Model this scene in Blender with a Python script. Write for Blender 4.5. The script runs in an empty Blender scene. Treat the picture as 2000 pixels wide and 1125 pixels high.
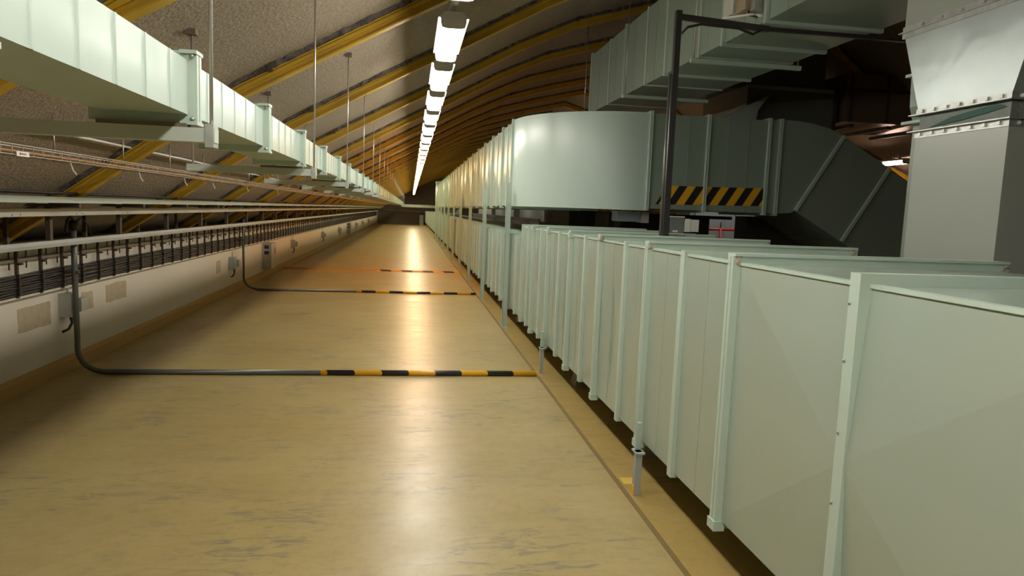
import bpy, math, random
from mathutils import Vector, Matrix
random.seed(7)
sc = bpy.context.scene
C = sc.collection

# ------------------------------------------------------------ camera, world, exposure
F = 1363.4; YAW = .1475; PITCH = .10927; ROLL = .0391
cy, sy = math.cos(YAW), math.sin(YAW)
fw = Vector((sy*math.cos(PITCH), cy*math.cos(PITCH), -math.sin(PITCH)))
r0 = Vector((cy, -sy, 0)); u0 = r0.cross(fw)
rt = r0*math.cos(ROLL)+u0*math.sin(ROLL); up = -r0*math.sin(ROLL)+u0*math.cos(ROLL)
cam = bpy.data.cameras.new('camera'); co = bpy.data.objects.new('camera', cam); C.objects.link(co)
m = Matrix((rt, up, -fw)).transposed().to_4x4(); m.translation = Vector((0, 0, 1.6)); co.matrix_world = m
cam.lens = F*36/2000; cam.sensor_width = 36; cam.clip_end = 200; cam.clip_start = .05
sc.camera = co
w = bpy.data.worlds.new('world'); sc.world = w; w.use_nodes = True
bg = w.node_tree.nodes['Background']; bg.inputs[0].default_value = (.9, .8, .7, 1); bg.inputs[1].default_value = .010
vs = sc.view_settings; vs.view_transform = 'Standard'; vs.look = 'None'; vs.gamma = 1; vs.use_curve_mapping = False
vs.exposure = 1.15
LAMP = 18.5            # diffuser emission strength

# ------------------------------------------------------------ materials
def mat(name, col, rough=.5, metal=0., noise=None, bump=None, spec=.5, coat=0., obj_coord=True):
    """noise = (scale, amount, other colour[, stretch]); bump = (scale, strength, distance[, stretch])"""
    M = bpy.data.materials.new(name); M.use_nodes = True
    nt = M.node_tree; b = nt.nodes['Principled BSDF']
    b.inputs['Base Color'].default_value = (*col, 1); b.inputs['Roughness'].default_value = rough
    b.inputs['Metallic'].default_value = metal; b.inputs['Specular IOR Level'].default_value = spec
    if coat: b.inputs['Coat Weight'].default_value = coat; b.inputs['Coat Roughness'].default_value = .15
    tc = nt.nodes.new('ShaderNodeTexCoord')
    def mp(st):
        n = nt.nodes.new('ShaderNodeMapping'); n.inputs['Scale'].default_value = st
        nt.links.new(tc.outputs['Object'], n.inputs[0]); return n
    if noise:
        n = nt.nodes.new('ShaderNodeTexNoise'); n.inputs['Scale'].default_value = noise[0]; n.inputs['Detail'].default_value = 6
        nt.links.new(mp(noise[3] if len(noise) > 3 else (1, 1, 1)).outputs[0], n.inputs['Vector'])
        r = nt.nodes.new('ShaderNodeValToRGB'); r.color_ramp.elements[0].position = .35; r.color_ramp.elements[1].position = .68
        r.color_ramp.elements[0].color = (*col, 1)
        r.color_ramp.elements[1].color = (*[c*(1-noise[1])+d*noise[1] for c, d in zip(col, noise[2])], 1)
        nt.links.new(n.outputs[0], r.inputs[0]); nt.links.new(r.outputs[0], b.inputs['Base Color'])
    if bump:
        n = nt.nodes.new('ShaderNodeTexNoise'); n.inputs['Scale'].default_value = bump[0]; n.inputs['Detail'].default_value = 4
        nt.links.new(mp(bump[3] if len(bump) > 3 else (1, 1, 1)).outputs[0], n.inputs['Vector'])
        k = nt.nodes.new('ShaderNodeBump'); k.inputs['Strength'].default_value = bump[1]; k.inputs['Distance'].default_value = bump[2]
        nt.links.new(n.outputs[0], k.inputs['Height']); nt.links.new(k.outputs[0], b.inputs['Normal'])
    return M

def emit(name, col, s):
    M = bpy.data.materials.new(name); M.use_nodes = True; nt = M.node_tree
    b = nt.nodes['Principled BSDF']; b.inputs['Base Color'].default_value = (.9, .9, .9, 1)
    b.inputs['Emission Color'].default_value = (*col, 1); b.inputs['Emission Strength'].default_value = s
    return M

DUCT = mat('duct_paint', (.375, .45, .38), .24, .10, noise=(1.6, .5, (.395, .435, .345)), bump=(1.8, .22, .03), spec=.75)
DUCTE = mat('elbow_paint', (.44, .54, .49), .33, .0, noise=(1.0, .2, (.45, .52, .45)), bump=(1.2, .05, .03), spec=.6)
DUCTH = mat('high_and_unlit_duct_paint', (.25, .315, .26), .34, .0, noise=(1.3, .3, (.265, .30, .225)), bump=(1.7, .15, .02), spec=.6)  # high duct green; also carries the shade of the upper duct's straight run
DUCTL = mat('left_duct_paint', (.49, .595, .54), .28, .0, noise=(1.5, .3, (.53, .58, .48)), bump=(3, .15, .015), spec=.6)
FLG = mat('flange_paint', (.46, .58, .50), .42, .0, noise=(6, .4, (.46, .50, .42)), spec=.5)
FLGD = mat('post_paint', (.38, .48, .42), .45, noise=(4, .35, (.42, .48, .42)))
GREYD = mat('grey_duct_paint', (.36, .39, .345), .3, .0, noise=(1.0, .3, (.38, .38, .31)), bump=(1.4, .3, .03), spec=.6)
GALV = mat('galvanised_sheet', (.42, .48, .47), .30, .45, noise=(2.5, .5, (.54, .60, .58)), bump=(1.3, .35, .06))
GALVF = mat('galvanised_flange', (.55, .57, .54), .35, .6, noise=(15, .5, (.3, .3, .28)))
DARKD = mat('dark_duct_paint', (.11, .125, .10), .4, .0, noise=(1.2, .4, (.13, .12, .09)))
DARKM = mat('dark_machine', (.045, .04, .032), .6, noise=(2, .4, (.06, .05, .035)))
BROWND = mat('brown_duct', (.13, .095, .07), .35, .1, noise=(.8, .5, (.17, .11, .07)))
SEAL = mat('sealant', (.50, .44, .38), .7, noise=(30, .7, (.22, .17, .13)), bump=(40, .6, .01))
DARKPOST = mat('dark_steel', (.055, .05, .052), .35, .5, noise=(5, .3, (.08, .07, .07)))
CONDUIT = mat('conduit_grey', (.10, .105, .095), .35, .3, noise=(6, .4, (.14, .14, .12)))
BLACK = mat('black_plastic', (.018, .016, .015), .5)
CABLE = mat('cable_black', (.022, .018, .016), .55)
STRUT = mat('strut_dark', (.075, .055, .042), .55, .3)
COPPER = mat('orange_cable', (.42, .22, .10), .5, noise=(20, .5, (.5, .3, .18)))
WIRE = mat('zinc_wire', (.46, .43, .38), .35, .7)
RAIL = mat('grey_trunking', (.40, .415, .41), .4, noise=(3, .3, (.36, .36, .34)))
BEIGE = mat('beige_steel', (.46, .42, .36), .45, noise=(4, .4, (.40, .34, .27)))
GREENBEAM = mat('green_white_steel', (.50, .56, .50), .4, noise=(4, .3, (.5, .52, .45)))
CONC = mat('concrete', (.25, .22, .18), .85, noise=(5, .5, (.34, .31, .26)), bump=(25, .5, .01))
BOXG = mat('grey_plastic', (.36, .37, .33), .45)
BOXW = mat('light_plastic', (.55, .54, .48), .4)
BOXB = mat('blue_grey_paint', (.25, .30, .32), .45)
RED = mat('red_paint', (.5, .02, .03), .4)
WHITEP = mat('white_label', (.8, .78, .74), .5)
LOGOR = mat('label_red', (.6, .03, .03), .5)
LOGOB = mat('label_blue', (.04, .1, .35), .5)
YEL = mat('rib_yellow', (.52, .31, .016), .5, noise=(3.5, .5, (.35, .21, .025), (1, 1, 1)), bump=(10, .2, .005))
GAP = mat('gap_foam', (.055, .048, .045), .95, noise=(18, .6, (.20, .165, .14)), bump=(22, 1., .03))
BROWNW = mat('old_timber', (.16, .12, .085), .8, noise=(6, .5, (.24, .19, .14), (1, .2, 4)))
TAPEY = mat('tape_yellow', (.80, .45, .02), .35)
PATCH = mat('bare_patch', (.40, .33, .22), .85, noise=(18, .5, (.30, .25, .17)))
LAMPH = mat('lamp_housing', (.55, .55, .52), .5)

def hazard(name, axis, period, slant, tilt_axis, off=0., yel=(.80, .42, .02), blk=(.02, .02, .025)):
    M = bpy.data.materials.new(name); M.use_nodes = True; nt = M.node_tree; b = nt.nodes['Principled BSDF']
    b.inputs['Roughness'].default_value = .35
    tc = nt.nodes.new('ShaderNodeTexCoord'); s = nt.nodes.new('ShaderNodeSeparateXYZ'); nt.links.new(tc.outputs['Object'], s.inputs[0])
    def mth(op, a, c=None):
        n = nt.nodes.new('ShaderNodeMath'); n.operation = op
        for i, v in enumerate((a, c)):
            if v is None: continue
            if isinstance(v, (int, float)): n.inputs[i].default_value = v
            else: nt.links.new(v, n.inputs[i])
        return n.outputs[0]
    v = mth('ADD', s.outputs[axis], mth('MULTIPLY', s.outputs[tilt_axis], slant))
    v = mth('FRACT', mth('DIVIDE', mth('ADD', v, off), period))
    v = mth('GREATER_THAN', v, .5)
    mx = nt.nodes.new('ShaderNodeMix'); mx.data_type = 'RGBA'
    mx.inputs[6].default_value = (*yel, 1); mx.inputs[7].default_value = (*blk, 1)
    nt.links.new(v, mx.inputs[0]); nt.links.new(mx.outputs[2], b.inputs['Base Color'])
    return M
HAZ_FLOOR = hazard('hazard_sleeve', 0, .505, .8, 1, .26)
HAZ_DUCT = hazard('hazard_strip', 0, .2135, -.62, 2, .02)

def floor_mat(name, base, alt, glossy=True):
    M = bpy.data.materials.new(name); M.use_nodes = True; nt = M.node_tree; b = nt.nodes['Principled BSDF']
    tc = nt.nodes.new('ShaderNodeTexCoord')
    def noise(st, sca, det=6, rough=.6, loc=(0, 0, 0), dist=0):
        mp = nt.nodes.new('ShaderNodeMapping'); mp.inputs['Scale'].default_value = st; mp.inputs['Location'].default_value = loc
        nt.links.new(tc.outputs['Object'], mp.inputs[0])
        n = nt.nodes.new('ShaderNodeTexNoise'); n.inputs['Scale'].default_value = sca; n.inputs['Detail'].default_value = det
        n.inputs['Roughness'].default_value = rough; n.inputs['Distortion'].default_value = dist
        nt.links.new(mp.outputs[0], n.inputs['Vector']); return n.outputs[0]
    def ramp(v, p0, p1, c0=(0, 0, 0), c1=(1, 1, 1)):
        r = nt.nodes.new('ShaderNodeValToRGB'); e = r.color_ramp.elements
        e[0].position = p0; e[1].position = p1; e[0].color = (*c0, 1); e[1].color = (*c1, 1)
        nt.links.new(v, r.inputs[0]); return r.outputs[0]
    def mix(f, a, c):
        n = nt.nodes.new('ShaderNodeMix'); n.data_type = 'RGBA'; nt.links.new(f, n.inputs[0])
        for i, v in ((6, a), (7, c)):
            if isinstance(v, tuple): n.inputs[i].default_value = (*v, 1)
            else: nt.links.new(v, n.inputs[i])
        return n.outputs[2]
    def mul(a, k):
        n = nt.nodes.new('ShaderNodeMath'); n.operation = 'MULTIPLY'; nt.links.new(a, n.inputs[0])
        if isinstance(k, (int, float)): n.inputs[1].default_value = k
        else: nt.links.new(k, n.inputs[1])
        return n.outputs[0]
    c = ramp(noise((1, 1, 1), .9), .3, .7, base, alt)
    # transverse brushed bands
    c = mix(mul(ramp(noise((.55, 1.7, 1), 2.0, 8, .7, dist=.8), .50, .80), .34), c, tuple(v*.66 for v in base))
    # fine mottling
    c = mix(mul(ramp(noise((1, 1, 1), 11, 9, .78), .48, .78), .5), c, tuple(v*.6 for v in base))
    # grey scuffs, in patches
    sc_ = mul(ramp(noise((1.2, 5, 1), 3.2, 9, .72, (3.1, 1.7, 0), 1.2), .52, .60), ramp(noise((1, 1, 1), 1.3, 3, .5, (5, 2, 0)), .44, .58))
    c = mix(mul(sc_, .75), c, (.17, .155, .125))
    nt.links.new(c, b.inputs['Base Color'])
    rr = nt.nodes.new('ShaderNodeMapRange'); rr.inputs[3].default_value = .22; rr.inputs[4].default_value = .46
    nt.links.new(noise((.7, 1.8, 1), 2.6, 6, .6, (9, 0, 0)), rr.inputs[0]); nt.links.new(rr.outputs[0], b.inputs['Roughness'])
    k = nt.nodes.new('ShaderNodeBump'); k.inputs['Strength'].default_value = .18; k.inputs['Distance'].default_value = .01
    nt.links.new(noise((.7, 1.6, 1), 7, 6, .65), k.inputs['Height']); nt.links.new(k.outputs[0], b.inputs['Normal'])
    b.inputs['Specular IOR Level'].default_value = .5
    return M
FLOOR = floor_mat('floor_ochre', (.36, .268, .098), (.42, .33, .145))
FLOOR2 = floor_mat('slab_ochre', (.38, .265, .08), (.42, .305, .11))
WALLW = mat('whitewash', (.58, .53, .45), .8, noise=(1.2, .35, (.55, .48, .38)), bump=(6, .2, .01))
BASEB = mat('ochre_skirting', (.40, .24, .075), .5, noise=(3, .4, (.34, .2, .07)), bump=(8, .3, .01))
ROOF = mat('roof_board', (.345, .28, .205), .9, noise=(46, .85, (.21, .165, .12), (1, 1, 1)), bump=(40, .8, .015))
ENDW = mat('end_wall_paint', (.20, .165, .14), .9, noise=(.8, .4, (.25, .21, .18)))

# ------------------------------------------------------------ mesh helpers
class MB:
    def __init__(s): s.v = []; s.f = []; s.sm = []
    def quadbox(s, P):
        i = len(s.v); s.v += [tuple(p) for p in P]
        for f in ((0, 3, 2, 1), (4, 5, 6, 7), (0, 1, 5, 4), (1, 2, 6, 5), (2, 3, 7, 6), (3, 0, 4, 7)):
            s.f.append(tuple(i+k for k in f)); s.sm.append(0)
    def box(s, x0, x1, y0, y1, z0, z1):
        s.quadbox([(x0, y0, z0), (x1, y0, z0), (x1, y1, z0), (x0, y1, z0), (x0, y0, z1), (x1, y0, z1), (x1, y1, z1), (x0, y1, z1)]); return s
    def face(s, *P):
        i = len(s.v); s.v += [tuple(p) for p in P]; s.f.append(tuple(range(i, i+len(P)))); s.sm.append(0); return s
    def grid(s, fn, nu, nv, smooth=1):
        i = len(s.v)
        for a in range(nu+1):
            for b in range(nv+1): s.v.append(tuple(fn(a/nu, b/nv)))
        for a in range(nu):
            for b in range(nv):
                k = i+a*(nv+1)+b; s.f.append((k, k+nv+1, k+nv+2, k+1)); s.sm.append(smooth)
        return s
    def bar(s, p, q, w, h=None, up=(0, 0, 1)):
        h = h or w; p = Vector(p); q = Vector(q); d = (q-p).normalized(); U = Vector(up)
        if abs(d.dot(U)) > .98: U = Vector((0, 1, 0))
        a = d.cross(U).normalized()*w/2; b = a.cross(d).normalized()*h/2
        s.quadbox([p-a-b, p+a-b, p+a+b, p-a+b, q-a-b, q+a-b, q+a+b, q-a+b]); return s
    def tube(s, pts, r, n=8, caps=True):
        pts = [Vector(p) for p in pts]; i = len(s.v); N = len(pts)
        t0 = (pts[1]-pts[0]).normalized(); ref = Vector((0, 0, 1)) if abs(t0.z) < .9 else Vector((1, 0, 0))
        a = t0.cross(ref).normalized()
        for k, p in enumerate(pts):
            t = (pts[min(k+1, N-1)]-pts[max(k-1, 0)]).normalized()
            a = (a-t*a.dot(t)).normalized(); b = t.cross(a)
            for j in range(n):
                g = 2*math.pi*j/n; s.v.append(tuple(p+a*r*math.cos(g)+b*r*math.sin(g)))
        for k in range(N-1):
            for j in range(n):
                s.f.append((i+k*n+j, i+k*n+(j+1) % n, i+(k+1)*n+(j+1) % n, i+(k+1)*n+j)); s.sm.append(1)
        if caps:
            s.f.append(tuple(i+j for j in reversed(range(n)))); s.sm.append(0)
            s.f.append(tuple(i+(N-1)*n+j for j in range(n))); s.sm.append(0)
        return s
    def prism(s, poly, axis, a, b):
        """poly in the two other axes, extruded along axis from a to b"""
        def P(u, v, t): return {'x': (t, u, v), 'y': (u, t, v), 'z': (u, v, t)}[axis]
        i = len(s.v); n = len(poly)
        for t in (a, b):
            for u, v in poly: s.v.append(P(u, v, t))
        s.f.append(tuple(i+k for k in range(n))); s.f.append(tuple(i+n+k for k in reversed(range(n)))); s.sm += [0, 0]
        for k in range(n):
            s.f.append((i+k, i+n+k, i+n+(k+1) % n, i+(k+1) % n)); s.sm.append(0)
        return s
    def lump(s, c, r, seed=0):
        rn = random.Random(seed); i = len(s.v); nu, nv = 6, 8
        for a in range(nu+1):
            for b in range(nv):
                th = math.pi*a/nu; ph = 2*math.pi*b/nv; q = 1+rn.uniform(-.3, .3) if 0 < a < nu else 1
                s.v.append((c[0]+r[0]*q*math.sin(th)*math.cos(ph), c[1]+r[1]*q*math.sin(th)*math.sin(ph), c[2]+r[2]*q*math.cos(th)))
        for a in range(nu):
            for b in range(nv):
                s.f.append((i+a*nv+b, i+(a+1)*nv+b, i+(a+1)*nv+(b+1) % nv, i+a*nv+(b+1) % nv)); s.sm.append(1)
        return s
    def mesh(s, name, m):
        me = bpy.data.meshes.new(name); me.from_pydata(s.v, [], s.f); me.materials.append(m)
        me.polygons.foreach_set('use_smooth', [bool(x) for x in s.sm]); me.update()
        return me
    def build(s, name, m, parent=None, loc=None):
        if loc:
            L = Vector(loc); s.v = [tuple(Vector(v)-L) for v in s.v]
        me = s.mesh(name, m)
        import bmesh
        bm = bmesh.new(); bm.from_mesh(me); bmesh.ops.recalc_face_normals(bm, faces=bm.faces); bm.to_mesh(me); bm.free()
        o = bpy.data.objects.new(name, me); C.objects.link(o)
        if loc: o.location = loc
        if parent:
            o.parent = parent
            W = Vector((0, 0, 0)); q_ = parent
            while q_: W += Vector(q_.location); q_ = q_.parent
            o.location = (Vector(loc) if loc else Vector((0, 0, 0)))-W
        return o

def tag(o, label, cat, group=None, kind=None):
    if label: o['label'] = label
    if cat: o['category'] = cat
    if group: o['group'] = group
    if kind: o['kind'] = kind
    return o
def thing(name, label, cat, loc=(0, 0, 0), group=None):
    o = bpy.data.objects.new(name, None); C.objects.link(o); o.location = loc; o.empty_display_size = .1
    return tag(o, label, cat, group)
def dup(root, loc, label, group=None):
    r = root.copy(); C.objects.link(r); r.location = loc; r['label'] = label
    if group: r['group'] = group
    for ch in list(root.children):
        c = ch.copy(); C.objects.link(c); c.parent = r
        for g in ch.children:
            d = g.copy(); C.objects.link(d); d.parent = c
    return r
def struct(o): o['kind'] = 'structure'; return o
ORD = ['first', 'second', 'third', 'fourth', 'fifth', 'sixth', 'seventh', 'eighth', 'ninth', 'tenth', 'eleventh', 'twelfth',
       'thirteenth', 'fourteenth', 'fifteenth', 'sixteenth', 'seventeenth', 'eighteenth', 'nineteenth', 'twentieth']

YN, YF = -5., 67.
# roof profile (centre of the ribs), x -> z
PROF = [(-3.6, .90), (-2.57, 1.60), (-1.955, 2.037), (-1.33, 2.448), (-.69, 2.80), (0, 3.175), (.62, 3.50), (1.495, 3.98),
        (2.36, 4.38), (3.39, 4.68), (4.7, 5.0), (6.2, 4.55), (7.6, 3.45), (9.1, 2.80), (12.4, 1.45)]
def roofz(x, d=0.):
    for (a, za), (b, zb) in zip(PROF, PROF[1:]):
        if a <= x <= b: return za+(zb-za)*(x-a)/(b-a)+d
    return PROF[-1][1]+d

# ------------------------------------------------------------ structure
b = MB(); b.box(-3.2, 1.257, YN, YF, -.2, 0); struct(b.build('floor', FLOOR))
b = MB(); b.box(1.285, 12.3, YN, YF, -.2, .004); struct(b.build('floor_slab', FLOOR2))
GRV = mat('joint_filler', (.19, .13, .045), .8, noise=(12, .5, (.16, .11, .05)))
b = MB(); b.box(1.256, 1.289, YN, YF, -.2, -.004); struct(b.build('trim_1', GRV))
b = MB(); b.box(-3.35, -3.07, YN, YF, -.2, 1.16); struct(b.build('wall_left', WALLW))
b = MB(); b.prism([(-3.07, -.01), (-3.035, -.01), (-3.04, .10), (-3.07, .135)], 'y', YN, YF); struct(b.build('baseboard_left', BASEB))
b = MB(); b.prism([(-3.07, .735), (-3.03, .765), (-3.03, .78), (-3.07, .785)], 'y', YN, YF); struct(b.build('trim_2', WALLW))
b = MB(); b.box(-3.35, -3.0, YN, YF, 1.16, 1.20); struct(b.build('trim_3', BROWNW))
b = MB()
for (x0, z0), (x1, z1) in zip(PROF, PROF[1:]):
    d = .088
    b.quadbox([(x0, YN, z0+d), (x1, YN, z1+d), (x1, YF, z1+d), (x0, YF, z0+d), (x0, YN, z0+d+.2), (x1, YN, z1+d+.2), (x1, YF, z1+d+.2), (x0, YF, z0+d+.2)])
struct(b.build('ceiling', ROOF))
top = [(x, z+.15) for x, z in PROF]
b = MB(); b.prism([(-3.35, -.2), (12.4, -.2)]+list(reversed(top)), 'y', YF, YF+.2); struct(b.build('wall_back', ENDW))
b = MB(); b.prism([(-3.35, -.2), (12.4, -.2)]+list(reversed(top)), 'y', YN-.2, YN); struct(b.build('wall_front', ENDW))
b = MB(); b.box(12.2, 12.4, YN, YF, -.2, 1.7); struct(b.build('wall_right', ENDW))

# ------------------------------------------------------------ roof ribs
def rib_strip(bm, y0, y1, d0, d1, x0=-3.3, x1=12.1):
    xs = sorted(set([x0, x1]+[p[0] for p in PROF if x0 < p[0] < x1]))
    for a, c in zip(xs, xs[1:]):
        za, zc = roofz(a), roofz(c)
        bm.quadbox([(a, y0, za+d0), (c, y0, zc+d0), (c, y1, zc+d0), (a, y1, za+d0), (a, y0, za+d1), (c, y0, zc+d1), (c, y1, zc+d1), (a, y1, za+d1)])
RIB0 = 5.82; RP = 2.3
def make_rib():
    t = thing('roof_rib', 'x', 'roof beam', (0, 0, 0), 'yellow steel ribs crossing under the roof')
    y = MB(); rib_strip(y, -.005, .04, -.05, .045); rib_strip(y, -.03, .055, -.06, -.045); rib_strip(y, -.022, -.004, .0, .03); rib_strip(y, -.03, .055, .035, .048)
    y.build('beam_flange', YEL, t)
    g = MB(); n = 300; rn = random.Random(3)
    # ragged foam packing between the rib and the boards, as an irregular strip
    i0 = len(g.v)
    for k in range(n+1):
        x = -3.3+15.3*k/n; z = roofz(x)
        ya = -.045+rn.uniform(-.026, .018); zb = .045
        g.v += [(x, .05, z+zb), (x, ya+.03, z+zb-.002), (x, ya, z+.068+rn.uniform(-.012, .012)), (x, ya-.02, z+.092), (x, .05, z+.092)]
    for k in range(n):
        for j in range(5):
            p = i0+k*5+j; q = i0+k*5+(j+1) % 5; g.f.append((p, q, q+5, p+5)); g.sm.append(0)
    g.build('joint_packing', GAP, t)
    # small clips along the joint
    for x in (-1.1, .55, 2.36): z = roofz(x); MB().box(x-.018, x+.018, -.085, -.03, z+.03, z+.10).build('joint_clip', STRUT, t)
    return t
rib0 = make_rib()
ribY = [RIB0+RP*k for k in range(-4, 27)]
vis = [y for y in ribY if y > 3]
for i, y in enumerate(ribY):
    if y < 3: lab = 'yellow painted roof rib beside or behind the camera, out of the picture'
    else:
        k = vis.index(y)
        lab = ('%s yellow steel roof rib from the near end, crossing above the lamps' % ORD[k]) if k < 14 else 'distant yellow roof rib, one of the closely packed ones near the far end wall'
    if i == 0: rib0.location = (0, y, 0); rib0['label'] = lab
    else: dup(rib0, (0, y, 0), lab)

# ------------------------------------------------------------ strip lamps
WHITE_E = emit('lamp_diffuser', (1., .955, .86), LAMP)
WARM_E = emit('lamp_diffuser_warm', (1., .60, .30), LAMP*1.0)
YELL_E = emit('lamp_diffuser_yellow', (1., .82, .50), LAMP)
LX = .245; LL = 1.06; LP = 1.42
b = MB(); b.box(LX-.018, LX+.018, YN+.3, 64.6, 2.895, 2.925)
rail = thing('lamp_rail', 'thin grey mounting rail carrying the row of ceiling strip lamps', 'rail', (LX, 3.0, 2.9), None)
b.build('rail_channel', LAMPH, rail)
yy = YN+1.1; 
while yy < 64:
    b = MB(); b.tube([(LX, yy, 2.92), (LX-.02, yy, roofz(LX-.02, .09))], .004, 5); b.build('suspension_wire', WIRE, rail); yy += 2.3
def make_lamp(em):
    t = thing('strip_lamp', 'x', 'lamp', (0, 0, 0), 'strip lamps along the aisle')
    h = MB(); h.prism([(-.098, .060), (.098, .060), (.055, .098), (-.055, .098)], 'y', 0, LL)
    h.build('housing', LAMPH, t)
    d = MB()
    sec = [(-.078, .060), (-.076, .030), (-.068, .008), (-.045, 0.), (.045, 0.), (.068, .008), (.076, .030), (.078, .060)]
    d.prism(sec, 'y', .018, LL-.018); d.build('diffuser', em, t)
    e = MB()
    for yv in (.0, LL-.02): MB().prism([(-.083, .062), (-.081, .028), (-.073, .004), (-.045, -.003), (.045, -.003), (.073, .004), (.081, .028), (.083, .062)], 'y', yv, yv+.02).build('end_cap', LAMPH, t)
    for yv in (.2, LL-.2): MB().box(-.022, .022, yv-.02, yv+.02, .10, .15).build('mounting_bracket', LAMPH, t)
    MB().box(-.012, .012, LL, LP+.005, .08, .10).build('link_cable', LAMPH, t)
    return t
protos = {id(m_): make_lamp(m_) for m_ in (WHITE_E, WARM_E, YELL_E)}
usedp = set(); ln = 0
k = -5
while True:
    y = 3.20+LP*k-(.22 if k < 1 else 0)
    if y > 63.5: break
    em = WHITE_E if y < 12.8 else (WARM_E if y < 23.5 else YELL_E)
    if k < 0: lab = 'strip lamp above and behind the camera, out of the picture'
    elif k < 12: lab = '%s glowing strip lamp from the near end of the aisle row' % ORD[k]
    else: lab = 'far strip lamp, one of those merging into a bright line at the far end'
    p = protos[id(em)]
    if id(em) not in usedp: p.location = (LX, y, 2.75); p['label'] = lab; usedp.add(id(em))
    else: dup(p, (LX, y, 2.75), lab)
    k += 1
# lamps on the far slope at the right; the deep hidden ones are added fill
RL = emit('lamp_diffuser_right', (1., .66, .50), LAMP*1.6)
L_ = LL; LL = .58; pr = make_lamp(RL); LL = L_; pr['group'] = 'strip lamps on the right roof slope'
for i, (x, y, z, lab) in enumerate([(8.93, 11.75, 2.745, 'small strip lamp glowing under the right roof slope, left of the grey riser duct'),
        (10.2, 16.5, 2.1, 'further strip lamp on the right roof slope, half hidden by the grey riser duct'),
        (8.75, 20.0, 2.72, 'added unseen strip lamp deep on the right side, behind the ducts'),
        (8.75, 28.0, 2.72, 'added unseen strip lamp far back on the right side, behind the ducts'),
        (8.75, 40.0, 2.72, 'farthest added unseen strip lamp on the right side, behind the ducts')]):
    o = pr if i == 0 else dup(pr, (0, 0, 0), lab)
    o.location = (x, y, z); o['label'] = lab; o['group'] = 'strip lamps on the right roof slope'
CABE = emit('fill_lamp_dim', (1., .95, .86), LAMP*.3)
SA = make_lamp(WHITE_E); SB = make_lamp(CABE); tag(SB, 'x', 'lamp')
sal = [(3.45, 22 + 4.5*k, 2.85) for k in range(6)]+[(5.75, 11.2, 2.15)]  # unseen lamps added to brighten the racks and the grey cabinet
for i, p_ in enumerate(sal):
    lab = 'added unseen strip lamp behind the upper duct, brightening the racks' if i < 6 else 'added unseen strip lamp brightening the pale grey cabinet behind the red barrier'
    o = SA if i == 0 else (SB if i == 6 else dup(SA, p_, lab))
    o.location = p_; o['label'] = lab; o['group'] = 'added unseen lamps behind the ducts'
    MB().tube([(p_[0], p_[1]+.3, p_[2]+.1), (p_[0], p_[1]+.3, roofz(p_[0], .09) if i < 6 else 2.94)], .006, 5).build('drop_rod', WIRE, o)
for i, (x, y, z) in enumerate([(8.93, 12.0, 2.745), (10.2, 17.1, 2.1), (8.75, 20.6, 2.72), (8.75, 28.6, 2.72), (8.75, 40.6, 2.72)]):
    b = MB(); b.tube([(x, y, z+.1), (x, y, roofz(x, .09))], .006, 5)
    tag(b.build('lamp_drop_rod', WIRE), 'thin rod hanging a strip lamp from the right roof slope', 'rod', 'rods of the right hand lamps')

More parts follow.
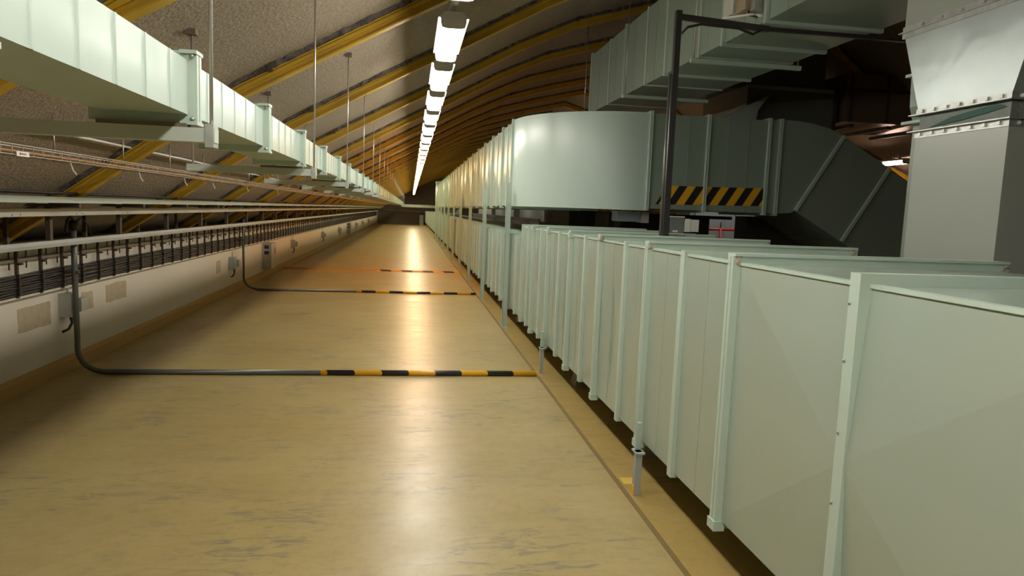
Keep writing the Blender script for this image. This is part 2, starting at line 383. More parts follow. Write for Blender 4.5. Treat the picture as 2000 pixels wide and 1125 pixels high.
# ------------------------------------------------------------ duct building blocks
def ring(bm, x0, x1, z0, z1, ya, yb, p):
    bm.box(x0-p, x0, ya, yb, z0-p, z1+p); bm.box(x1, x1+p, ya, yb, z0-p, z1+p)
    bm.box(x0, x1, ya, yb, z1, z1+p); bm.box(x0, x1, ya, yb, z0-p, z0)
def flange(x0, x1, z0, z1, y, p=.032, w=.05):
    bm = MB(); ring(bm, x0, x1, z0, z1, y-w/2, y-.004, p); ring(bm, x0, x1, z0, z1, y+.004, y+w/2, p)
    ring(bm, x0, x1, z0, z1, y-.004, y+.004, p*.55)
    return bm
def stiff(x0, x1, z0, z1, y, p=.018, w=.045):
    bm = MB(); ring(bm, x0, x1, z0, z1, y-w/2, y+w/2, p); return bm
def casing(bm, x0, x1, ya, yb, z0, z1, zb0=None, zb1=None, amp=.006, rn=random, beads=2, near=False, pyr=None, stiffs=()):
    """one sheet metal section, side facing -X bulging a little between seams; z may differ at the far end"""
    zb0 = z0 if zb0 is None else zb0; zb1 = z1 if zb1 is None else zb1
    cells = [ya]+list(stiffs)+[yb]
    for (a, c) in zip(cells, cells[1:]):
        A = rn.uniform(-amp, amp); B = rn.uniform(-amp, amp)*.6; ph = rn.uniform(0, 3)
        def side(u, v, A=A, B=B, a=a, c=c, ph=ph):
            y = a+(c-a)*u; t = (y-ya)/(yb-ya); lo = z0+(zb0-z0)*t; hi = z1+(zb1-z1)*t
            wv = math.sin(math.pi*u)*math.sin(math.pi*v)
            return (x0-wv*(A+B*math.sin(6*v+ph)), y, lo+(hi-lo)*v)
        if pyr: break
        bm.grid(side, 10 if near else 4, 12 if near else 5)
        # upper sheet
        T = rn.uniform(-amp, amp)
        def topf(u, v, a=a, c=c, T=T):
            y = a+(c-a)*u; t = (y-ya)/(yb-ya); hi = z1+(zb1-z1)*t
            return (x0+(x1-x0)*v, y, hi+T*math.sin(math.pi*u)*math.sin(math.pi*v))
        bm.grid(topf, 6 if near else 3, 8 if near else 4)
    if pyr:
        yc, zc, h = pyr
        pts = [(x0, ya, z0), (x0, yb, z0), (x0, yb, z1), (x0, ya, z1)]; ap = (x0-h, yc, zc)
        for i in range(4): bm.face(pts[i], pts[(i+1) % 4], ap)
        xm = (x0+x1)/2; pts = [(x0, ya, z1), (x1, ya, z1), (x1, yb, z1), (x0, yb, z1)]; ap = (xm, yc, z1+.008)
        for i in range(4): bm.face(pts[i], pts[(i+1) % 4], ap)
    # underside, far side and ends
    bm.face((x0, ya, z0), (x1, ya, z0), (x1, yb, zb0), (x0, yb, zb0)); bm.face((x1, ya, z0), (x1, yb, zb0), (x1, yb, zb1), (x1, ya, z1))
    bm.face((x0, ya, z0), (x0, ya, z1), (x1, ya, z1), (x1, ya, z0)); bm.face((x0, yb, zb0), (x1, yb, zb0), (x1, yb, zb1), (x0, yb, zb1))
    if not pyr:
        for (a, c) in zip(cells, cells[1:]):
            for k in range(1, beads+1):
                y = a+(c-a)*k/(beads+1); t = (y-ya)/(yb-ya); lo = z0+(zb0-z0)*t; hi = z1+(zb1-z1)*t
                bm.prism([(y-.006, x0), (y, x0-.008), (y+.006, x0)], 'z', lo, hi) if False else bm.quadbox(
                    [(x0-.003, y-.002, lo), (x0+.008, y-.006, lo), (x0+.008, y+.006, lo), (x0-.003, y+.002, lo),
                     (x0-.003, y-.002, hi), (x0+.008, y-.006, hi), (x0+.008, y+.006, hi), (x0-.003, y+.002, hi)])

# ------------------------------------------------------------ low duct on the right
LXa, LXb, LZ0, LZ1, LZ2 = 1.385, 2.63, .280, 1.415, 1.27
low = thing('low_duct', 'long low pale green rectangular duct standing along the right edge of the yellow floor', 'air duct', (LXa, 3, 0))
flY = [-.65, 1.09, 2.8, 3.88, 4.92, 5.87, 6.85, 7.7, 8.45, 9.55]
y = 10.45
while y < 66: flY.append(y); y += 1.13
flY.append(66.2)
rn = random.Random(11)
for i, (a, c) in enumerate(zip(flY, flY[1:])):
    z1 = LZ1 if a < 8.4 else LZ2; zb = LZ1 if c < 8.5 else LZ2
    st = [(a+c)/2]
    if a == 2.8: st = [3.36]
    if a == 3.88: st = [4.33]
    if a == 4.92: st = [5.38]
    if a == 5.87: st = [6.35]
    bm = MB()
    if a < 2: casing(bm, LXa, LXb, a, c, LZ0, z1, pyr=(st[0], .855, .034))
    else: casing(bm, LXa, LXb, a, c, LZ0, z1, LZ0, zb, amp=.014 if a < 14 else .008, rn=rn, beads=1, near=a < 14, stiffs=st)
    bm.build('duct_section', DUCT, low)
    ms = stiff(LXa, LXb, LZ0, (z1+zb)/2, st[0], (.040 if a < 2 else .022), .05)
    if a < 14:
        ms.build('stiffener', FLG, low)
    else:
        ms.build('stiffener', FLG, low)
for i, y in enumerate(flY):
    z1 = LZ1 if y < 8.5 else LZ2
    fm = flange(LXa, LXb, LZ0, z1, y, .034, .052)
    f = fm.build('flange', FLG, low)
    if 2 < y < 8: MB().box(LXa-.03, LXb+.03, y-.035, y+.035, LZ1+.034, LZ1+.046).build('top_angle', FLG, low)
    if 2 < y < 8:
        for q, (xx, zz) in enumerate(((LXa-.012, z1+.012), (LXb+.012, z1+.012), (LXa-.012, LZ0-.012))):
            s_ = MB()
            if q < 2 and y < 5: s_.lump((xx, y, zz+.004), (.026, .036, .028), int(y*100)+q)
            else: s_.box(xx-.028, xx+.022, y-.034, y+.034, zz-.03, zz+.014)
            s_.build('corner_joint', SEAL if (q < 2 and y < 5) else FLG, f, loc=None)
            pass
# small rivets on the near stiffener
for z in (.45, .72, .95, 1.18, 1.36): MB().lump((LXa-.041, 1.962, z), (.004, .006, .006), int(z*100)).build('rivet', GALVF, low)
# edge angle that closes the top edge of the near sections
for a, c in zip(flY[:8], flY[1:9]): MB().box(LXa-.006, LXa+.03, a+.03, c-.03, LZ1-.004, LZ1+.008).build('edge_trim', FLG, low)
# concrete and steel blocks that carry the low duct
blk = []
for i, y in enumerate([.4, 2.0, 4.4, 6.3, 7.9, 9.9]+[11.5+1.7*k for k in range(12)]):
    b = MB(); b.quadbox([(1.55, y-.1, .004), (2.45, y-.1, .004), (2.45, y+.1, .004), (1.55, y+.1, .004), (1.62, y-.07, .243), (2.38, y-.07, .243), (2.38, y+.07, .243), (1.62, y+.07, .243)])
    o = b.build('support_block', CONC, loc=(1.55, y, 0)); 
    lab = ('%s concrete block from the near end in the shadow under the low duct' % ORD[i]) if i < 8 else 'distant concrete block in the dark gap under the low duct'
    tag(o, lab, 'block', 'blocks under the low duct')

# ------------------------------------------------------------ short and tall posts
def short_post(y, lab):
    y += .13; t = thing('short_post', lab, 'post', (1.33, y, 0), 'short posts along the low duct')
    MB().box(1.305, 1.343, y-.02, y+.02, 0.005, .262).build('post_tube', mat('post_grey', (.36, .38, .36), .45) if 'post_grey' not in bpy.data.materials else bpy.data.materials['post_grey'], t)
    MB().box(1.315, 1.345, y+.02, y+.045, .262, .42).box(1.300, 1.352, y-.038, y+.05, .252, .262).build('angle_bracket', FLGD, t)
    MB().box(1.300, 1.305, y-.02, y+.015, .005, .06).build('paint_mark', TAPEY, t)
    return t
short_post(3.6, 'short grey post with an angle bracket, nearest one holding the low duct')
short_post(6.6, 'short grey post holding the low duct where the nearest striped pipe ends')
def make_tall():
    t = thing('tall_post', 'x', 'post', (0, 0, 0), 'tall posts carrying the upper duct')
    MB().box(-.045, .020, -.004, .004, 0, 1.93).box(-.045, -.039, -.004, .05, 0, 1.93).build('post_angle', FLGD, t)
    MB().box(-.055, .03, -.03, .06, 0, .008).build('foot_plate', FLGD, t)
    MB().box(-.035, .022, -.010, -.004, 1.70, 1.98).build('strap', FLG, t)
    return t
tp = make_tall(); n = 0
y = 9.44
while y < 38:
    lab = ('%s tall pale green post from the near end, carrying the upper duct' % ORD[n]) if n < 8 else 'far tall green post among the closely spaced ones under the upper duct'
    if n == 0: tp.location = (1.325, y, .003); tp['label'] = lab
    else: dup(tp, (1.325, y, .003), lab)
    y += 3.05; n += 1

# ------------------------------------------------------------ upper duct with its elbow
UX0, UX1, UZ0, UZ1 = 1.385, 2.6, 1.68, 2.835
upd = thing('upper_duct', 'large pale green upper duct along the aisle that curves right in a glossy elbow', 'air duct', (UX0, 9.7, UZ0))
uf = [9.72]; y = 10.75
while y < 37: uf.append(y); y += 1.32
uf.append(38.0)
rn = random.Random(5)
for i, (a, c) in enumerate(zip(uf, uf[1:])):
    bm = MB(); casing(bm, UX0, UX1, a, c, UZ0, UZ1, amp=.014, rn=rn, beads=2, near=a < 16, stiffs=[(a+c)/2]); bm.build('duct_section', DUCT, upd)
    stiff(UX0, UX1, UZ0, UZ1, (a+c)/2, .014, .04).build('stiffener', FLG, upd)
for y in uf[1:]: flange(UX0, UX1, UZ0, UZ1, y, .034, .05).build('flange', FLG, upd)
flange(UX0, UX1, UZ0, UZ1, uf[0], .03, .05).build('flange', FLG, upd)
# elbow: centre (2.84, 9.7), outer radius 1.455
ECX, ECY, ER, EI = 2.84, 9.70, 1.455, .24
bm = MB()
def arc(r, u, z): g = math.pi+u*math.pi/2; return (ECX+r*math.cos(g), ECY+r*math.sin(g), z)
bm.grid(lambda u, v: arc(ER, u, UZ0+(UZ1-UZ0)*v), 32, 1)
bm.grid(lambda u, v: arc(EI, u, UZ0+(UZ1-UZ0)*v), 16, 1)
bm.grid(lambda u, v: arc(EI+(ER-EI)*v, u, UZ1), 32, 1, 0); bm.grid(lambda u, v: arc(EI+(ER-EI)*v, u, UZ0), 32, 1, 0)
bm.build('elbow_casing', DUCTE, upd)
for z in (UZ0, UZ1):
    bm = MB(); bm.grid(lambda u, v: arc(ER+.008, u, z-.008+.016*v), 32, 1); bm.grid(lambda u, v: arc(ER-.01+.018*v, u, z+(.008 if z == UZ1 else -.008)), 32, 1)
    bm.build('elbow_seam', FLG, upd)
def ringx(bm, y0, y1, z0, z1, xa, xb, p):
    bm.box(xa, xb, y0-p, y0, z0-p, z1+p); bm.box(xa, xb, y1, y1+p, z0-p, z1+p); bm.box(xa, xb, y0, y1, z1, z1+p); bm.box(xa, xb, y0, y1, z0-p, z0)
SY0, SY1 = ECY-ER, ECY-EI
xs = [2.84, 3.57, 4.36, 4.51]
for a, c in zip(xs, xs[1:]):
    bm = MB(); bm.box(a, c, SY0, SY1, UZ0+.02, UZ1)
    if c-a > .3:
        for k in (1, 2): x = a+(c-a)*k/3; bm.box(x-.004, x+.004, SY0-.004, SY0+.01, UZ0+.02, UZ1)
    bm.build('straight_section', DUCTH, upd)  # darker colour here stands for the run being unlit, same duct as the elbow
for x in xs:
    bm = MB(); ringx(bm, SY0, SY1, UZ0+.02, UZ1, x-.02, x-.003, .028); ringx(bm, SY0, SY1, UZ0+.02, UZ1, x+.003, x+.02, .028); bm.build('flange', FLG, upd)
# down-turned piece and the sloping run beyond it, made as one polygon in the x-z plane
def xzprism(poly, name, m_, ya=None, yb=None):
    bm = MB(); bm.prism(poly, 'y', SY0 if ya is None else ya, SY1 if yb is None else yb); return bm.build(name, m_, upd)
S1t, S1b = Vector((5.36, 2.70)), Vector((4.78, 1.745)); D = Vector((.877, -.480))
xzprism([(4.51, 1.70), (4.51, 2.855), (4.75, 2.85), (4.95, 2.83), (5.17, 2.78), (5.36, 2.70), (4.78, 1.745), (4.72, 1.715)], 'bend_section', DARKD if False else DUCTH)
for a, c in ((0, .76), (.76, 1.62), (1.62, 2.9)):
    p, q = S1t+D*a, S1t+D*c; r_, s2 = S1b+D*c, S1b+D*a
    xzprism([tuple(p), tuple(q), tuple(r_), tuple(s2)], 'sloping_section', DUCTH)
for a in (0, .76, 1.62):
    p, q = S1t+D*(a-.02), S1t+D*(a+.02); r_, s2 = S1b+D*(a+.02), S1b+D*(a-.02)
    xzprism([tuple(p), tuple(q), tuple(r_), tuple(s2)], 'slope_flange', FLG, SY0-.03, SY1+.03)
# striped warning strip on the elbow's straight run
st = MB(); x0s, x1s = 2.95, 4.345
st.prism([(x0s, UZ0+.085-.01), (x0s+.14, UZ0+.305), (x1s, UZ0+.325), (x1s, UZ0+.105)], 'y', SY0-.0052, SY0-.001)
hz = st.build('hazard_strip', HAZ_DUCT, upd); hz['label'] = 'yellow and black diagonal striped warning strip'
# supports for the sloping run: dark machine below

# ------------------------------------------------------------ riser where the upper duct ends
t = thing('far_riser', 'tall pale green box duct standing at the far end of the upper duct', 'air duct', (1.4, 38.6, 0))
MB().box(1.36, 2.64, 38.1, 39.6, 1.35, 3.0).build('riser_casing', DUCTL, t)
f = MB(); f.box(1.33, 2.67, 38.07, 39.63, 3.0, 3.05); f.build('riser_flange', FLG, t)

# ------------------------------------------------------------ high duct under the roof
HX0, HX1, HZ0, HZ1 = 2.75, 3.72, 3.175, 4.065
high = thing('high_duct', 'high green duct hung close under the roof, right of the lamps', 'air duct', (HX0, 8, HZ0))
hf = [4.16, 5.37, 6.15, 7.6, 9.15, 10.9]; rn = random.Random(8)
for a, c in zip(hf, hf[1:]):
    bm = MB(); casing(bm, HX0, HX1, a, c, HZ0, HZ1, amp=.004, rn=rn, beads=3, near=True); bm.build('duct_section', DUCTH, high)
for y in hf:
    flange(HX0, HX1, HZ0, HZ1, y, .026, .04).build('flange', FLG, high)
for y in (6.7, 8.3, 9.9): stiff(HX0, HX1, HZ0, HZ1, y, .012, .035).build('stiffener', FLG, high)
bm = MB(); R1, R0 = 1.0, .03
hc = (HX1+.03, 10.9)
def harc(r, u, z): g = math.pi-u*math.pi/2; return (hc[0]+r*math.cos(g), hc[1]+r*math.sin(g)*.9, z)
bm.grid(lambda u, v: harc(R1, u, HZ0+(HZ1-HZ0)*v), 20, 1); bm.grid(lambda u, v: harc(R0+(R1-R0)*v, u, HZ0), 20, 1, 0); bm.grid(lambda u, v: harc(R0+(R1-R0)*v, u, HZ1), 20, 1, 0)
bm.build('end_elbow', DUCTH, high)
def high_hanger(y, lab):
    t = thing('duct_hanger', lab, 'hanger', (HX0-.04, y, HZ0), 'trapeze hangers of the high duct')
    MB().box(HX0-.09, HX1+.09, y-.02, y+.02, HZ0-.07, HZ0-.03).build('cross_bar', FLG, t)
    for x in (HX0-.06, HX1+.06): MB().tube([(x, y, HZ0-.07), (x, y, roofz(x, .09))], .007, 6).build('hanger_rod', WIRE, t)
for y, lab in ((6.68, 'trapeze bar under the high duct just right of the dark pole'),
               (8.89, 'trapeze bar under the high duct left of the dark pole'), (11.05, 'trapeze hanger at the far curved end of the high duct')): high_hanger(y, lab)
# actuator boxes on the side of the high duct
t = thing('actuator', 'cream and tan damper actuator on the side of the high duct, top edge of picture', 'actuator', (2.7, 5.6, 3.3))
TAN = mat('tan_cover', (.38, .29, .2), .5)
MB().box(2.60, 2.748, 5.68, 5.86, 3.30, 3.72).build('cover', BOXW, t)
MB().box(2.62, 2.748, 5.50, 5.67, 3.29, 3.72).build('motor_housing', TAN, t)
MB().box(2.66, 2.748, 5.42, 5.49, 3.27, 3.75).build('side_plate', GALVF, t)
b = MB(); b.bar((2.60, 5.84, 3.30), (2.66, 5.45, 3.235), .03, .012); b.bar((2.70, 5.60, 3.28), (2.70, 5.38, 3.21), .02); b.build('linkage', WHITEP, t)
b = MB(); b.tube([(2.68, 5.56, 3.29), (2.66, 5.5, 3.24), (2.69, 5.42, 3.21)], .008); b.build('cable_gland', BLACK, t)

# ------------------------------------------------------------ dark pole standing on the low duct
t = thing('conduit_pole', 'dark steel pole standing on top of the low duct with an arm reaching right', 'pole', (2.03, 5.40, 1.45))
MB().box(2.005, 2.05, 5.375, 5.42, 1.45, 3.20).build('pole_tube', DARKPOST, t)
MB().tube([(1.99, 5.40, 1.45), (1.99, 5.40, 1.9), (1.99, 5.40, 2.72)], .012, 8).build('side_conduit', CONDUIT, t)
MB().box(1.97, 2.09, 5.35, 5.45, 1.438, 1.452).build('foot_plate', FLG, t)
b = MB(); b.bar((2.03, 5.395, 3.155), (2.75, 5.34, 3.10), .04, .04); b.bar((2.75, 5.34, 3.10), (4.3, 5.3, 3.09), .03, .03); b.build('arm', DARKPOST, t)
b = MB(); b.tube([(2.045, 5.36, 3.02), (2.09, 5.35, 3.07), (2.2, 5.35, 3.10), (2.5, 5.33, 3.085), (2.62, 5.33, 3.05), (2.68, 5.33, 3.085)], .010, 6); b.build('loose_cable', BLACK, t)
t = thing('switch_box', 'grey electrical boxes mounted at the foot of the dark pole above the low duct', 'electrical box', (2.1, 5.42, 1.5))
MB().box(2.055, 2.17, 5.37, 5.47, 1.475, 1.605).build('clear_housing', mat('smoky_cover', (.16, .18, .17), .15, .2), t)
for z in (1.605, 1.468): MB().box(2.05, 2.175, 5.365, 5.475, z, z+.008).build('housing_rim', BOXW, t)
MB().box(2.08, 2.12, 5.362, 5.372, 1.485, 1.50).build('switch', BOXW, t)
MB().box(2.178, 2.225, 5.37, 5.47, 1.49, 1.595).build('relay_box', BOXW, t)
MB().box(2.228, 2.30, 5.375, 5.465, 1.492, 1.59).build('relay_box', BOXW, t)
MB().box(2.06, 2.29, 5.40, 5.44, 1.449, 1.478).build('mounting_bar', FLGD, t)

# ------------------------------------------------------------ grey riser duct at the right
CXa, CXb = 3.0, 3.9
col = thing('riser_duct', 'big grey vertical duct at the right with a shiny flared sheet metal transition', 'air duct', (3.4, 3.6, 0))
Y0, Y1 = 3.225, 3.895
MB().box(CXa, CXb, Y0, Y1, .004, 2.165).build('lower_casing', GREYD, col)
MB().box(CXa+.01, CXb-.01, Y0+.01, Y1-.01, 2.171, 2.262).build('flexible_collar', mat('grey_canvas', (.22, .24, .22), .5, bump=(14, .8, .03)), col)
b = MB(); b.prism([(Y0+.03, 2.232), (Y0+.16, 2.215), (Y0+.36, 2.196), (Y0+.56, 2.186), (Y0+.40, 2.226), (Y0+.20, 2.246), (Y0+.08, 2.25)], 'x', CXa+.002, CXa+.009); b.build('torn_canvas', mat('green_canvas', (.03, .10, .075), .6, bump=(30, .5, .01)), col)
b = MB()
for z in (2.165, 2.262): b.box(CXa-.035, CXb+.035, Y0-.035, Y1+.035, z, z+.006); b.box(CXa-.006, CXb+.006, Y0-.006, Y1+.006, z-.035 if z < 2.2 else z, z+.006 if z < 2.2 else z+.04)
b.build('collar_flange', GALVF, col)
for z in (2.150, 2.285):
    for k in range(7): MB().box(CXa-.018, CXa-.004, Y0+.05+.095*k-.009, Y0+.05+.095*k+.009, z-.009, z+.009).build('flange_bolt', GALVF, col)
    for k in range(8): MB().box(CXa+.06+.11*k-.009, CXa+.06+.11*k+.009, Y0-.018, Y0-.004, z-.009, z+.009).build('flange_bolt', GALVF, col)
b = MB(); zt = 2.775; q = .16
b.quadbox([(CXa, Y0, 2.30), (CXb, Y0, 2.30), (CXb, Y1, 2.30), (CXa, Y1, 2.30), (CXa-.02, Y0-q, zt), (CXb+.1, Y0-q, zt), (CXb+.1, Y1+q, zt), (CXa-.02, Y1+q, zt)])
b.build('flared_transition', GALV, col)
MB().box(CXa-.045, CXb+.13, Y0-q-.025, Y1+q+.025, zt, zt+.006).box(CXa-.027, CXb+.107, Y0-q-.007, Y1+q+.007, zt, zt+.04).box(CXa-.027, CXb+.107, Y0-q-.007, Y1+q+.007, zt-.03, zt).build('upper_flange', GALVF, col)
MB().box(CXa-.02, CXb+.1, Y0-q, Y1+q, zt+.006, 4.6).build('upper_casing', GREYD, col)
for k in range(6): MB().box(CXa-.04, CXa-.026, Y0-q+.07+.15*k-.008, Y0-q+.07+.15*k+.008, zt+.012, zt+.028).build('flange_bolt', GALVF, col)
# green curved duct piece right behind the riser
t = thing('offset_duct', 'narrow green curved duct piece tucked behind the grey riser duct', 'air duct', (3.3, 4.6, 2))
b = MB(); b.prism([(3.44, 1.0), (3.44, 2.30), (3.40, 2.42), (3.39, 2.62), (3.44, 2.75), (3.50, 2.85), (3.52, 3.0), (3.95, 3.0), (3.95, 1.0)], 'y', 4.08, 4.5); b.build('duct_casing', DUCTH, t)
b = MB()
for z in (2.30, 2.62): b.box(3.36, 3.97, 4.07, 4.52, z, z+.02)
b.build('duct_seam', FLG, t)
t = tag(MB().box(3.44, 3.95, 4.1, 4.5, .004, .999).build('duct_pedestal', DARKM), 'dark pedestal under the narrow green duct piece behind the riser', 'pedestal')

# ------------------------------------------------------------ dark ducts and machines deep on the right
t = thing('crossing_duct', 'large dark green duct crossing behind the high duct in the unlit right part', 'air duct', (5, 10, 3))
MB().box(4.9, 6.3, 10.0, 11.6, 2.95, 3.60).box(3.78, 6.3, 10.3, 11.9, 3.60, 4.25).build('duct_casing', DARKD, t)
MB().box(6.28, 6.33, 9.97, 11.6, 2.93, 3.62).build('duct_flange', DARKM, t)
MB().box(4.88, 6.27, 9.97, 10.0, 3.55, 3.60).build('duct_seam', DUCTH, t)
t = thing('curved_duct', 'pale grey curved duct piece visible above the striped straight duct', 'air duct', (4.9, 9.9, 2.9))
b = MB(); b.prism([(4.36, 2.85), (4.42, 3.04), (5.25, 3.5), (5.1, 3.40), (4.96, 3.2), (4.90, 2.85)], 'y', 9.75, 9.95); b.build('duct_casing', DUCT, t)
t = thing('brown_box_duct', 'brown boxy duct hanging behind the grey riser under the roof', 'air duct', (6.9, 10, 3))
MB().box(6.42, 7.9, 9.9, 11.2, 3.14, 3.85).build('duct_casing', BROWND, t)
b = MB()
for x in (6.5, 7.1): b.box(x-.02, x+.02, 9.88, 9.9, 3.14, 3.85)
b.box(6.38, 7.95, 9.86, 9.9, 3.6, 3.63); b.build('duct_seam', DARKM, t)
for x in (6.35, 6.95, 7.6): MB().bar((x, 9.6, 3.04), (x+.25, 11.3, 3.09), .06, .05).build('support_angle', STRUT, t)
MB().tube([(6.6, 10.5, 3.85), (6.6, 10.5, roofz(6.6, .09))], .01).build('hanger_rod', WIRE, t)
def machine(x0, x1, y0, y1, z1, lab, seams=2):
    t = thing('air_handling_unit', lab, 'machine', (x0, y0, 0))
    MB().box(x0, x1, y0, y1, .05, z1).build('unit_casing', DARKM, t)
    MB().box(x0+.04, x1-.04, y0+.04, y1-.04, .004, .05).build('unit_base', STRUT, t)
    b = MB()
    for k in range(1, seams+1): x = x0+(x1-x0)*k/(seams+1); b.box(x-.015, x+.015, y0-.012, y0, .1, z1-.05)
    b.build('panel_joint', STRUT, t); return t
machine(2.72, 3.9, 11.9, 13.2, 1.66, 'dark machine casing below the elbow of the upper duct')
machine(3.05, 4.42, 9.95, 11.4, 1.64, 'dark machine casing below the striped strip, left of the red barrier')
machine(4.78, 6.6, 9.48, 9.86, 1.66, 'dark machine casing right of the red barrier, under the sloping duct')
t = thing('steel_stand', 'grey steel stand carrying the straight part of the upper duct from below', 'stand', (3.0, 9.6, 0))
for x in (2.74, 3.8): MB().box(x-.04, x+.04, 9.38, 9.46, .004, 1.60).build('leg', STRUT, t)
MB().box(2.7, 4.5, 9.38, 9.44, 1.60, 1.645).build('cross_bar', DARKM, t)
t = thing('junction_box', 'blue grey box with a crumpled cover hanging under the upper duct elbow', 'electrical box', (2.7, 8.5, 1.6))
MB().box(2.56, 2.86, 8.5, 8.75, 1.53, 1.64).build('box_body', BOXB, t)
MB().box(2.55, 2.87, 8.49, 8.76, 1.64, 1.652).build('box_lid', BOXW, t)
MB().box(2.87, 2.97, 8.5, 8.7, 1.52, 1.655).build('end_cover', BOXW, t)
MB().tube([(2.62, 8.6, 1.65), (2.62, 8.6, 1.68)], .012).tube([(2.9, 8.6, 1.65), (2.9, 8.6, 1.68)], .012).build('hanger', WIRE, t)
t = thing('grey_cabinet', 'pale grey metal cabinet seen through the gap behind the red barrier', 'cabinet', (5, 12.5, 0))
GC = mat('grey_cabinet_paint', (.30, .33, .33), .45)
MB().box(5.2, 6.5, 12.6, 13.3, .004, 2.1).build('cabinet_body', GC, t)
MB().box(5.3, 5.86, 12.58, 12.6, .1, 2.0).build('cabinet_door', GC, t); MB().box(5.90, 6.42, 12.58, 12.6, .1, 2.0).build('cabinet_door', GC, t)
MB().tube([(5.82, 12.57, 1.45), (5.82, 12.57, 1.55)], .01).tube([(5.82, 12.57, 1.75), (5.82, 12.57, 1.8)], .01).build('door_handle', BLACK, t)
t = thing('barrier', 'red tubular safety barrier in front of the pale grey cabinet', 'barrier', (5, 12, 0))
for x in (4.6, 5.55, 6.4): MB().tube([(x, 12.0, .004), (x, 12.0, 1.44)], .025).build('barrier_post', RED, t)
MB().tube([(4.6, 12, 1.42), (6.4, 12, 1.42)], .022).tube([(4.6, 12, 1.05), (6.4, 12, 1.05)], .022).build('barrier_rail', RED, t)
MB().tube([(5.75, 11.9, 1.75), (5.8, 11.9, 1.6), (5.9, 11.9, 1.4)], .008).tube([(5.75, 11.9, 1.75), (5.74, 11.9, 3.0)], .008).build('x', BLACK, t).name = 'hanging_cable'
# radiator-like racks far behind the low duct
for i, (x, y, L) in enumerate(((4.2, 23.0, 7.), (4.2, 30.5, 8.), (4.2, 39., 9.))):
    t = thing('coil_rack', ['nearest', 'middle', 'farthest'][i]+' dark slatted coil rack seen through the gap between the low and upper ducts', 'rack', (x, y, 0), 'slatted racks behind the ducts')
    MB().box(x, x+.08, y, y+L, .004, .08).box(x, x+.08, y, y+L, 1.28, 1.38).box(x+.1, x+.3, y, y+L, .004, 1.3).build('rack_frame', DARKM, t)
    b = MB(); k = 0
    while k*.3 < L: b.box(x, x+.05, y+k*.3, y+k*.3+.12, .08, 1.28); k += 1
    b.build('slats', BROWNW, t)
    MB().box(x+.32, x+1.2, y+.3, y+L-.9, .004, 2.3).build('cabinet_body', mat('dull_panel_%d' % i, (.22, .22, .19), .5), t)
t = tag(MB().box(2.74, 3.1, 13.9, 14.3, .004, 2.7).build('concrete_column', CONC), 'brown concrete column seen below the curved elbow between the ducts', 'column')

# ------------------------------------------------------------ left duct on its brackets
DX0, DX1, DZ0, DZ1 = -.886, -.644, 1.842, 1.995
ld = thing('left_duct', 'long slim pale mint duct running along the left side above the aisle', 'air duct', (-.8, 3, DZ0))
lf = []; y = 2.20-1.046*5
while y < 64.5: lf.append(y); y += 1.046
rn = random.Random(21)
for i, (a, c) in enumerate(zip(lf, lf[1:])):
    bm = MB()
    # casing() bulges the -X side, so mirror it to put the worked face on +X
    casing(bm, -DX1, -DX0, a, c, DZ0, DZ1, amp=.002, rn=rn, beads=5 if a < 12 else 3, near=a < 8)
    bm.v = [(-x, y_, z) for x, y_, z in bm.v]
    bm.build('duct_section', DUCTL, ld)
fp = None
for y in lf[:-1]:
    bm = MB(); ring(bm, DX0, DX1, DZ0, DZ1, y-.022, y-.004, .026); ring(bm, DX0, DX1, DZ0, DZ1, y+.004, y+.022, .026); ring(bm, DX0, DX1, DZ0, DZ1, y-.004, y+.004, .016)
    f = bm.build('flange', FLG, ld)
    if 0 < y < 9:
        for z in (DZ0-.012, DZ1+.012): MB().lump((DX1+.014, y-.026, z), (.007, .007, .007), 3).build('corner_bolt', GALVF, f)
        for z in (DZ1+.023, DZ0-.024): MB().box(DX1-.02, DX1+.028, y-.032, y+.032, z-.005, z+.005).build('corner_plate', FLG, f)
# the parts of parts must sit at their parent's origin
def make_bracket():
    t = thing('duct_bracket', 'x', 'bracket', (0, 0, 0), 'brackets under the left duct')
    MB().box(-1.30, -.566, -.022, .022, 1.764, 1.804).build('bracket_channel', GREENBEAM, t)
    for x in (-1.27, -.58): MB().tube([(x, 0, 1.762), (x, 0, roofz(x, .09))], .0055, 6).build('hanger_rod', WIRE, t)
    for x in (-1.27, -.58): z = roofz(x, .09); MB().box(x-.03, x+.03, -.03, .03, z-.035, z-.004).build('ceiling_plate', BROWNW, t)
    MB().box(-.592, -.568, -.026, .026, 1.750, 1.816).build('rod_clamp', GALVF, t)
    MB().box(DX0, DX1, -.02, .02, 1.804, 1.8155).build('packing_strip', BROWNW, t)
    return t
br = make_bracket(); n = 0
ys = [2.18+2.197*k for k in range(-3, 29)]
for i, y in enumerate(ys):
    if y < 2: lab = 'bracket under the left duct beside or behind the camera'
    else:
        lab = ('%s hanging bracket from the near end under the left duct' % ORD[n]) if n < 12 else 'far hanging bracket of the left duct in the distant dense row'
        n += 1
    if i == 0: br.location = (0, y, 0); br['label'] = lab
    else: dup(br, (0, y, 0), lab)
# cross duct and pipe at the far end
tag(MB().box(-.86, 2.4, 64.75, 65.2, 1.62, 1.86).build('cross_duct', DUCTL), 'pale duct running crosswise along the far end wall', 'air duct')
tag(MB().tube([(-3.0, 66.6, 1.30), (2.9, 66.6, 1.22)], .035, 8).build('wall_pipe', RAIL), 'thin pale pipe crossing the far end wall below the cross duct', 'pipe')
t = thing('floor_box', 'small pale box standing on the floor by the far end wall', 'box', (1.2, 66.2, 0))
MB().box(.85, 1.2, 66.0, 66.5, .0, .9).build('box_body', BOXW, t); MB().box(.87, 1.18, 65.98, 66.0, .1, .8).build('box_door', BOXG, t)

